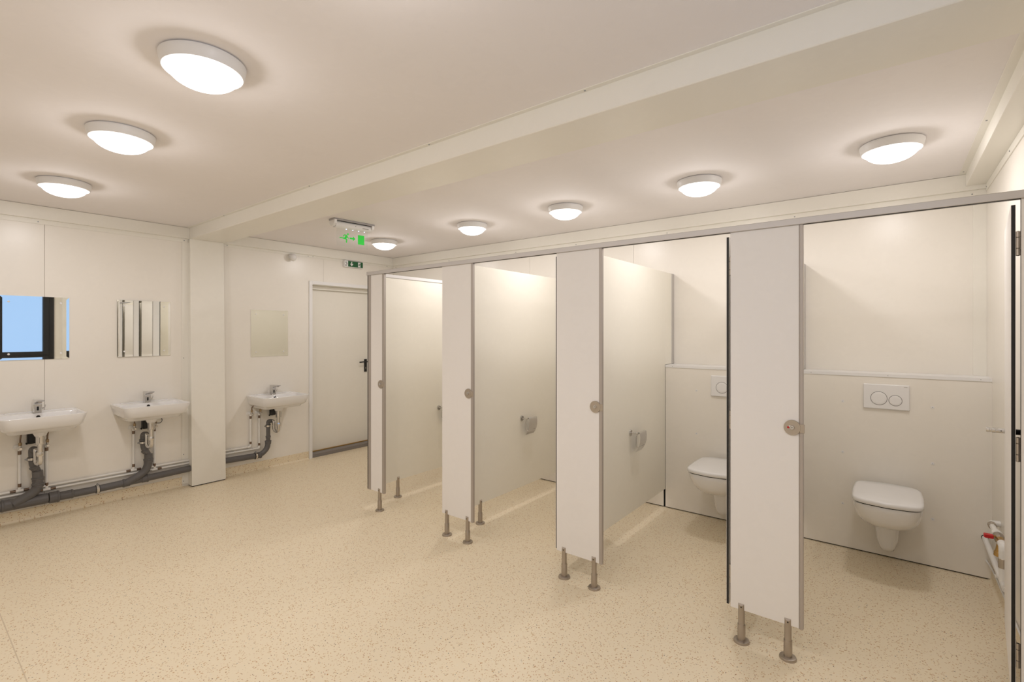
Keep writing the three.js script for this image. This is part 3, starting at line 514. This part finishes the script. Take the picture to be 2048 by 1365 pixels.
// grey waste pipes
const socket = (parent, at, dir, r, len = 0.05) => { const g = turned([[0, 0], [r + 0.003, 0], [r + 0.0065, 0.004], [r + 0.0065, 0.012], [r + 0.0035, 0.015], [r + 0.0032, len], [r, len + 0.003], [0, len + 0.003]], at, dir, 28); return mesh('socket', g, M.greyPipe, parent); };
const clamp = (parent, at, dir, r) => {
  const d = dir.clone().normalize(), c = mesh('clamp', turned([[0, -0.009], [r + 0.0055, -0.009], [r + 0.0055, 0.009], [0, 0.009]], at, d, 28), M.chrome, parent);
  mesh('rubber', merge(turned([[0, -0.0135], [r + 0.005, -0.0135], [r + 0.005, -0.009], [0, -0.009]], at, d, 28), turned([[0, 0.009], [r + 0.005, 0.009], [r + 0.005, 0.0135], [0, 0.0135]], at, d, 28)), M.black, c);
  const side = Math.abs(d.y) > 0.5 ? V(0, 0, 1) : V(0, 1, 0), p = at.clone().addScaledVector(side, r + 0.006);
  mesh('clamp_screw', merge(put(box(-0.007, -0.008, -0.006, 0.007, 0.008, 0.006, 0.001), p.x, p.y, p.z), rod(p.clone().add(V(0, 0, 0)), p.clone().addScaledVector(side, 0.014), 0.005, 12)), M.screw, c);
  return c;
};
{ const t = thing('waste_pipe', 'long grey waste pipe along the wall below the two left washbasins', 'waste pipe', [0, 0, 0], 0, 'grey waste pipes');
  mesh('wide_pipe', rod(V(-5.388, 0.166, ZN - 0.002), V(-5.388, 0.158, -0.80), 0.041, 30, 0.002), M.greyPipe, t);
  mesh('narrow_pipe', pipe([V(-5.388, 0.155, -0.82), V(-5.388, 0.150, -1.07), V(-5.388, 0.176, -1.836)], 0.030, 0.2, 26), M.greyPipe, t);
  socket(t, V(-5.388, 0.163, -0.535), V(0, 0, -1), 0.041, 0.06);
  socket(t, V(-5.388, 0.156, -0.868), V(0, 0, 1), 0.041, 0.06);
  socket(t, V(-5.388, 0.154, -0.955), V(0, 0, 1), 0.031, 0.09);
  socket(t, V(-5.388, 0.157, -1.285), V(0, -0.03, -1), 0.030, 0.05);
  socket(t, V(-5.388, 0.163, -1.475), V(0, -0.03, 1), 0.030, 0.05);
  clamp(t, V(-5.388, 0.1515, -1.112), V(0, 0.03, -1), 0.030);
  // the branch up to the leftmost basin, then the one to the middle basin
  const X = -5.368;
  mesh('branch', pipe([V(X, 0.166, -0.60), V(X, 0.188, -0.642), V(X, 0.230, -0.715), V(X, 0.268, -0.738), V(X, 0.345, -0.7395), V(X, 0.395, -0.736)], 0.0335, 0.05, 24), M.greyPipe, t);
  socket(t, V(X, 0.345, -0.7395), V(0, -1, 0), 0.033, 0.03); socket(t, V(X, 0.298, -0.739), V(0, -1, 0), 0.033, 0.03);
  mesh('riser', pipe([V(X, 0.375, -0.738), V(X, 0.405, -0.733), V(X, 0.45, -0.708), V(X, 0.575, -0.706), V(X + 0.045, 0.577, -0.716)], 0.0235, 0.035, 22), M.greyPipe, t);
  socket(t, V(X, 0.437, -0.713), V(0, -1, -0.5), 0.024, 0.03);
  clamp(t, V(X, 0.498, -0.7065), V(0, 1, 0), 0.0235);
  mesh('branch', pipe([V(-5.386, 0.160, -1.32), V(X, 0.192, -1.384), V(X, 0.236, -1.447), V(X, 0.285, -1.468), V(X, 0.345, -1.471), V(X, 0.385, -1.472)], 0.0325, 0.05, 24), M.greyPipe, t);
  socket(t, V(X, 0.345, -1.471), V(0, -1, 0), 0.032, 0.035);
  mesh('riser', pipe([V(X, 0.365, -1.472), V(X, 0.393, -1.465), V(X, 0.445, -1.434), V(X, 0.575, -1.431), V(X + 0.045, 0.577, -1.441)], 0.0235, 0.035, 22), M.greyPipe, t);
  socket(t, V(X, 0.430, -1.441), V(0, -1, -0.5), 0.024, 0.03); socket(t, V(X, 0.53, -1.4315), V(0, -1, 0), 0.0235, 0.0);
  clamp(t, V(X, 0.500, -1.4315), V(0, 1, 0), 0.0235);
  const r = thing('waste_pipe', 'short grey waste pipe rising to the washbasin next to the door', 'waste pipe', [0, 0, 0], 0, 'grey waste pipes');
  mesh('pipe', pipe([V(-5.388, 0.184, -2.10), V(-5.388, 0.172, -2.455)], 0.030, 0.03, 26), M.greyPipe, r);
  mesh('bend', pipe([V(-5.388, 0.172, -2.45), V(-5.384, 0.184, -2.50), V(-5.376, 0.235, -2.552), V(-5.374, 0.31, -2.5595)], 0.0275, 0.06, 24), M.greyPipe, r);
  socket(r, V(-5.388, 0.172, -2.49), V(0, 0.02, 1), 0.029, 0.03); socket(r, V(-5.374, 0.318, -2.5595), V(0, -1, 0), 0.027, 0.035);
  mesh('riser', pipe([V(-5.373, 0.30, -2.5595), V(-5.373, 0.531, -2.5595), V(-5.332, 0.533, -2.575)], 0.0205, 0.035, 22), M.greyPipe, r);
  socket(r, V(-5.373, 0.37, -2.5595), V(0, -1, 0), 0.020, 0.03);
  clamp(r, V(-5.373, 0.478, -2.5595), V(0, 1, 0), 0.0205); clamp(r, V(-5.388, 0.1735, -2.435), V(0, 0.03, -1), 0.030);
}
// white water pipes with tees and risers
{ const X = -5.424, tee = (p, x, y, z) => { const g = mesh('tee', merge(rod(V(x, y, z - 0.022), V(x, y, z + 0.022), 0.0125), rod(V(x, y, z), V(x, y + 0.028, z), 0.0115)), M.whitePipe, p);
    mesh('collar', rod(V(x, y, z - 0.055), V(x, y, z - 0.022), 0.0105), M.copper, g); mesh('collar', rod(V(x, y, z + 0.022), V(x, y, z + 0.055), 0.0105), M.copper, g); return g; };
  const run = (label, y0, y1, z0, z1, risers, top, elbow) => {
    const t = thing('water_pipe', label, 'water pipe', [0, 0, 0], 0, 'white water pipes');
    mesh('pipe', rod(V(X, y0, z0), V(X, y1, z1), 0.0092, 18), M.whitePipe, t);
    risers.forEach((z, i) => { const y = y0 + (y1 - y0) * (z - z0) / (z1 - z0);
      if (!elbow) tee(t, X, y, z); else mesh('elbow', pipe([V(X, y, z + 0.03), V(X, y, z), V(X, y + 0.03, z)], 0.0122, 0.016), M.whitePipe, t);
      mesh('collar', rod(V(X, y + 0.026, z), V(X, y + 0.056, z), 0.0105), M.copper, t);
      mesh('riser', rod(V(X, y + 0.05, z), V(X, top[i] - 0.045, z), 0.0098, 18), M.whitePipe, t);
      mesh('collar', rod(V(X, top[i] - 0.05, z), V(X, top[i] - 0.018, z), 0.0108), M.copper, t);
      mesh('wall_plate', merge(rod(V(XL, top[i] + 0.002, z), V(XL + 0.03, top[i] + 0.002, z), 0.014, 18), rod(V(X, top[i] - 0.02, z), V(X, top[i] + 0.004, z), 0.0125, 18), box(XL, top[i] + 0.008, z + 0.032, XL + 0.005, top[i] + 0.026, z - 0.012, 0.002), box(XL, top[i] - 0.004, z + 0.036, XL + 0.005, top[i] + 0.01, z + 0.012, 0.002)), M.whitePipe, t);
    });
    for (const z of [z0 + (z1 - z0) * 0.35, z0 + (z1 - z0) * 0.85]) { const y = y0 + (y1 - y0) * (z - z0) / (z1 - z0); mesh('pipe_clip', box(XL, y - 0.004, z - 0.008, XL + 0.034, y + 0.013, z + 0.008, 0.002), M.whitePipe, t); }
    return t; };
  run('upper white water pipe along the wall below the two left washbasins', 0.252, 0.250, ZN, -1.832, [-0.642, -1.374], [0.585, 0.628]);
  run('lower white water pipe along the wall below the two left washbasins', 0.222, 0.221, ZN, -1.832, [-0.798, -1.533], [0.585, 0.628]);
  run('upper white water pipe leading to the washbasin next to the door', 0.278, 0.272, -2.10, -2.397, [-2.397], [0.622], true);
  run('lower white water pipe leading to the washbasin next to the door', 0.245, 0.240, -2.10, -2.487, [-2.487], [0.618], true);
}
{ const spots = [[-0.642, 0.587, 0, 0], [-0.798, 0.587, 0, 1], [-1.374, 0.63, 1, 0], [-1.533, 0.63, 1, 1], [-2.397, 0.624, 2, 0], [-2.487, 0.62, 2, 1]];
  const t = thing('angle_valve', '', 'valve', [0, 0, 0], 0, 'chrome angle valves');
  mesh('body', merge(rod(V(0.028, 0, 0), V(0.062, 0, 0), 0.010, 18), rod(V(0.05, -0.004, 0), V(0.05, 0.022, 0), 0.0085, 16)), M.chrome, t);
  mesh('knob', turned([[0, 0], [0.0115, 0], [0.0125, 0.004], [0.0115, 0.016], [0.009, 0.019], [0, 0.019]], V(0.062, 0, 0), V(1, 0, 0), 12), M.chrome, t);
  mesh('nut', rod(V(0.05, 0.022, 0), V(0.05, 0.046, 0), 0.0105, 8), M.bronze, t);
  const hose = (y) => pipe([V(0.05, 0.045, 0), V(0.05, 0.07, 0), V(0.058, y * 0.75, -0.008), V(0.066, y, -0.018)], 0.0055, 0.03, 12);
  const hoses = [0, 1, 2].map((k) => hose([0.19, 0.145, 0.11][k]));
  const names = ['valve ' + BASINS[0][3], 'valve ' + BASINS[1][3], 'valve ' + BASINS[2][3]];
  spots.forEach(([z, y, b, s], i) => { const o = i ? t.clone() : t; if (i) { o.name = numbered('angle_valve'); scene.add(o); }
    o.position.set(XL, y, z); o.userData = { category: 'valve', group: 'chrome angle valves', label: `${s ? 'right' : 'left'} one of the two chrome angle ${['valves below the leftmost washbasin', 'valves below the middle washbasin', 'valves below the washbasin next to the door'][b]}` }; });
  scene.children.filter((o) => /^angle_valve/.test(o.name)).forEach((o, i) => mesh('hose', hoses[spots[i][2]], M.copper, o));
}
{ const labels = BASINS.map((b) => 'black control box of the tap ' + b[3]), at = [[0.655, -0.707], [0.657, -1.459], [0.624, -2.628]];
  const t = thing('tap_control_box', labels[0], 'control box', [XL, at[0][0], at[0][1]], 0, 'black tap control boxes');
  mesh('case', box(0.001, -0.042, -0.024, 0.055, 0.055, 0.024, 0.006), M.black, t);
  mesh('cover', box(0.055, -0.03, -0.02, 0.062, 0.045, 0.02, 0.003), M.black, t);
  mesh('mounting_lug', box(0.001, -0.05, 0.018, 0.02, -0.036, 0.03, 0.003), M.black, t);
  mesh('cable', pipe([V(0.03, 0.05, 0), V(0.035, 0.062, -0.01), V(0.06, 0.062, -0.05), V(0.085, 0.078, -0.07)], 0.0022, 0.02, 8), M.black, t);
  copy(t, labels[1], [XL, at[1][0], at[1][1]]); copy(t, labels[2], [XL, at[2][0], at[2][1]]);
  const c = thing('tap_cable', 'thin black cable loop hanging from the middle washbasin', 'cable', [XL, 0, 0]);
  mesh('loop', pipe([V(0.15, 0.733, -1.55), V(0.155, 0.69, -1.556), V(0.15, 0.668, -1.545), V(0.11, 0.665, -1.52), V(0.06, 0.69, -1.49)], 0.0028, 0.02, 8), M.black, c);
  mesh('plug', rod(V(0.15, 0.7, -1.551), V(0.15, 0.736, -1.55), 0.005, 12), M.black, c);
}

// ---------------------------------------------------------------- signs and sensor
const man = (s) => {                                       // the running figure of an exit sign, about 1 high before scaling
  const head = new THREE.Shape(); head.absarc(0.42 * s, 0.92 * s, 0.10 * s, 0, Math.PI * 2); const parts = [head];
  const limb = (x0, y0, x1, y1, w) => { const l = Math.hypot(x1 - x0, y1 - y0), dx = (x1 - x0) / l * w / 2, dy = (y1 - y0) / l * w / 2; parts.push(new THREE.Shape([[x0 - dy - dx * 0.5, y0 + dx - dy * 0.5], [x1 - dy + dx * 0.5, y1 + dx + dy * 0.5], [x1 + dy + dx * 0.5, y1 - dx + dy * 0.5], [x0 + dy - dx * 0.5, y0 - dx - dy * 0.5]].reverse().map(([x, y]) => new THREE.Vector2(x * s, y * s)))); };
  limb(0.26, 0.74, 0.10, 0.44, 0.22); limb(0.08, 0.42, -0.14, 0.44, 0.13); limb(-0.14, 0.45, -0.50, 0.44, 0.11); limb(0.12, 0.44, 0.27, 0.29, 0.13); limb(0.27, 0.30, 0.24, 0.03, 0.12);
  limb(0.24, 0.80, -0.02, 0.78, 0.09); limb(-0.02, 0.78, -0.14, 0.62, 0.08); limb(0.30, 0.72, 0.38, 0.56, 0.09); limb(0.38, 0.56, 0.52, 0.49, 0.08);
  return parts;
};
const flat = (shapes, depth) => merge(...shapes.map((s) => new THREE.ExtrudeGeometry(s, { depth, bevelEnabled: false, curveSegments: 14 })));
{ // hanging sign: turned so that its face looks along +x; local x runs along -z of the room
  const t = thing('hanging_exit_sign', 'clear hanging exit sign with green running figure, arrow and door', 'exit sign', [-3.94, YC, -2.65], Math.PI / 2 - 0.07);
  mesh('ceiling_plate', box(-0.207, -0.016, -0.05, 0.207, 0, 0.05, 0.004), M.greyPlastic, t);
  for (const sx of [-1, 1]) { const g = extrude([[-0.048, -0.014], [0.048, -0.014], [0.044, -0.045], [0.018, -0.066], [-0.018, -0.066], [-0.044, -0.045]], 0.02, 0.002); g.rotateY(Math.PI / 2); g.translate(sx * 0.19 - 0.01, 0, 0); mesh('end_cap', g, M.whitePlastic, t); }
  mesh('lamp_body', turned([[0, 0], [0.034, 0], [0.034, 0.354], [0, 0.354]], V(-0.177, -0.044, 0), V(1, 0, 0), 30), M.whitePlastic, t);
  mesh('slot', box(-0.165, -0.020, 0.030, 0.165, -0.0155, 0.0335, 0.0005), M.gap, t);
  mesh('label_print', box(0.085, -0.056, 0.0315, 0.15, -0.040, 0.0335, 0.0004), std({ color: lin(0.45, 0.42, 0.40), roughness: 0.5 }), t);
  mesh('test_button', turned([[0, 0], [0.004, 0], [0, 0.002]], V(0.015, -0.042, 0.0335), V(0, 0, 1), 12), M.core, t);
  mesh('clear_panel', box(-0.158, -0.238, -0.003, 0.158, -0.07, 0.003, 0.001), M.acrylic, t);
  for (const x of [-0.065, 0.0, 0.06, 0.12]) mesh('led', new THREE.SphereGeometry(0.006, 10, 8).translate(x, -0.0755, 0.006), M.ledGlow, t);
  const f = flat(man(0.086), 0.0012); f.translate(-0.083, -0.2, 0.0032); mesh('figure', f, M.signGlow, t);
  const ar = flat([new THREE.Shape([[-0.029, 0.007], [0.004, 0.007], [0.004, 0.022], [0.028, 0], [0.004, -0.022], [0.004, -0.007], [-0.029, -0.007]].map(([x, y]) => new THREE.Vector2(x, y)))], 0.0012); ar.translate(0.0, -0.155, 0.0032); mesh('arrow', ar, M.signGlow, t);
  mesh('door_symbol', box(0.054, -0.2, 0.0032, 0.120, -0.113, 0.0044, 0), M.signGlow, t);
}
{ const t = thing('exit_sign', 'green wall exit sign with white down arrow above the door', 'exit sign', [XL, 2.366, -3.655], Math.PI / 2);
  mesh('case', box(-0.135, -0.041, 0.0005, 0.135, 0.041, 0.05, 0.006), M.whitePlastic, t);
  mesh('face', box(-0.088, -0.036, 0.0495, 0.128, 0.036, 0.0515, 0.0008), M.greenSign, t);
  const a = flat([new THREE.Shape([[-0.006, 0.027], [0.006, 0.027], [0.006, -0.004], [0.017, 0.006], [0.0215, -0.003], [0, -0.028], [-0.0215, -0.003], [-0.017, 0.006], [-0.006, -0.004]].map(([x, y]) => new THREE.Vector2(x, y)))], 0.001); a.translate(-0.037, 0, 0.0515); mesh('arrow', a, M.white, t);
  mesh('symbol', box(0.056, -0.029, 0.0515, 0.094, 0.029, 0.0525, 0), M.white, t);
  const mn = flat(man(0.046), 0.0008); mn.translate(0.074, -0.024, 0.0525); mesh('figure', mn, M.greenSign, t);
  for (const [x, y, w, h] of [[-0.117, 0.015, 0.010, 0.014], [-0.106, -0.002, 0.008, 0.018], [-0.118, -0.022, 0.012, 0.012]]) mesh('printed_mark', box(x - w / 2, y - h / 2, 0.0498, x + w / 2, y + h / 2, 0.0506, 0), M.gap, t);
}
{ const t = thing('motion_sensor', 'small white round motion sensor high on the wall left of the door', 'sensor', [XL, 2.36, -2.85], 0);
  mesh('base', turned([[0, 0], [0.03, 0], [0.03, 0.02], [0.024, 0.03], [0, 0.03]], V(0.0005, 0.012, 0), V(1, 0, 0), 28), M.whitePlastic, t);
  mesh('housing', new THREE.SphereGeometry(0.036, 28, 20, 0, Math.PI * 2, 0, Math.PI * 0.55).translate(0.055, 0.004, 0), M.whitePlastic, t);
  mesh('housing_band', turned([[0.0355, -0.012], [0.0365, -0.009], [0.0365, 0.002], [0.0355, 0.006]], V(0.055, 0, 0), V(0, 1, 0), 28), M.white, t);
  mesh('lens', new THREE.SphereGeometry(0.0352, 28, 20, 0, Math.PI * 2, Math.PI * 0.5, Math.PI * 0.5).scale(1, 1.05, 1).translate(0.055, -0.008, 0), M.whitePipe, t);
}

// ---------------------------------------------------------------- pipes in the last cubicle, by the right wall
{ const t = thing('water_pipe', 'white water pipe with brass valve and red lever in the last cubicle', 'water pipe', [0, 0, 0]);
  mesh('wall_elbow', pipe([V(XR, 0.432, -3.805), V(0.44, 0.430, -3.805), V(0.44, 0.428, -3.765)], 0.0165, 0.03, 20), M.whitePipe, t);
  mesh('collar', rod(V(0.44, 0.428, -3.785), V(0.44, 0.428, -3.752), 0.0185, 20), M.brushed, t);
  mesh('pipe', rod(V(0.44, 0.428, -3.76), V(0.44, 0.430, -3.60), 0.0135, 20), M.whitePipe, t);
  mesh('union', rod(V(0.44, 0.430, -3.622), V(0.44, 0.431, -3.582), 0.0235, 22), M.whitePipe, t);
  const v = mesh('valve_body', turned([[0, 0], [0.020, 0], [0.0235, 0.008], [0.0235, 0.06], [0.018, 0.072], [0, 0.072]], V(0.44, 0.431, -3.585), V(0, 0.02, 1), 8), M.steel, t);
  mesh('lever', box(0.376, 0.442, -3.502, 0.412, 0.461, -3.474, 0.003), M.red, v);
  mesh('lever_stem', rod(V(0.41, 0.448, -3.51), V(0.435, 0.440, -3.535), 0.006, 12), M.brass, v);
  mesh('strainer', merge(turned([[0, 0], [0.018, 0], [0.0155, 0.025], [0.019, 0.05], [0, 0.05]], V(0.44, 0.432, -3.515), V(0, 0, 1), 20), turned([[0, 0], [0.013, 0], [0.015, 0.055], [0.018, 0.057], [0.018, 0.078], [0, 0.078]], V(0.44, 0.428, -3.50), V(-0.1, -0.95, -0.15), 18)), M.brass, t);
  mesh('elbow', pipe([V(0.44, 0.432, -3.468), V(0.44, 0.430, -3.42), V(0.44, 0.31, -3.415), V(0.44, 0.262, -3.41)], 0.0185, 0.03, 20), M.whitePipe, t);
  mesh('collar', rod(V(0.44, 0.372, -3.418), V(0.44, 0.325, -3.416), 0.0205, 20), M.brushed, t);
}
{ const t = thing('water_pipe', 'plain white water pipe running low beside the right wall of the last cubicle', 'water pipe', [0, 0, 0]);
  mesh('wall_sleeve', turned([[0, 0], [0.016, 0], [0.016, 0.004], [0, 0.004]], V(0.446, 0.252, ZI), V(0, 0, 1), 20), M.gap, t);
  mesh('pipe', rod(V(0.446, 0.252, ZI + 0.003), V(0.446, 0.222, -3.40), 0.0135, 20), M.whitePipe, t);
  mesh('pipe_clip', box(0.43, 0.208, -3.60, XR, 0.222, -3.585, 0.002), M.whitePipe, t);
}
{ const t = thing('floor_cable', 'white cable lying along the top of the skirting in the last cubicle', 'cable', [0, 0, 0]);
  mesh('cable', pipe([V(0.452, 0.118, ZI + 0.006), V(0.466, 0.104, -4.03), V(0.471, 0.097, -3.9), V(0.471, 0.0965, -2.9), V(0.471, 0.0965, -2.2)], 0.0048, 0.05, 10), M.whitePipe, t); }

renderer.render(scene, camera);
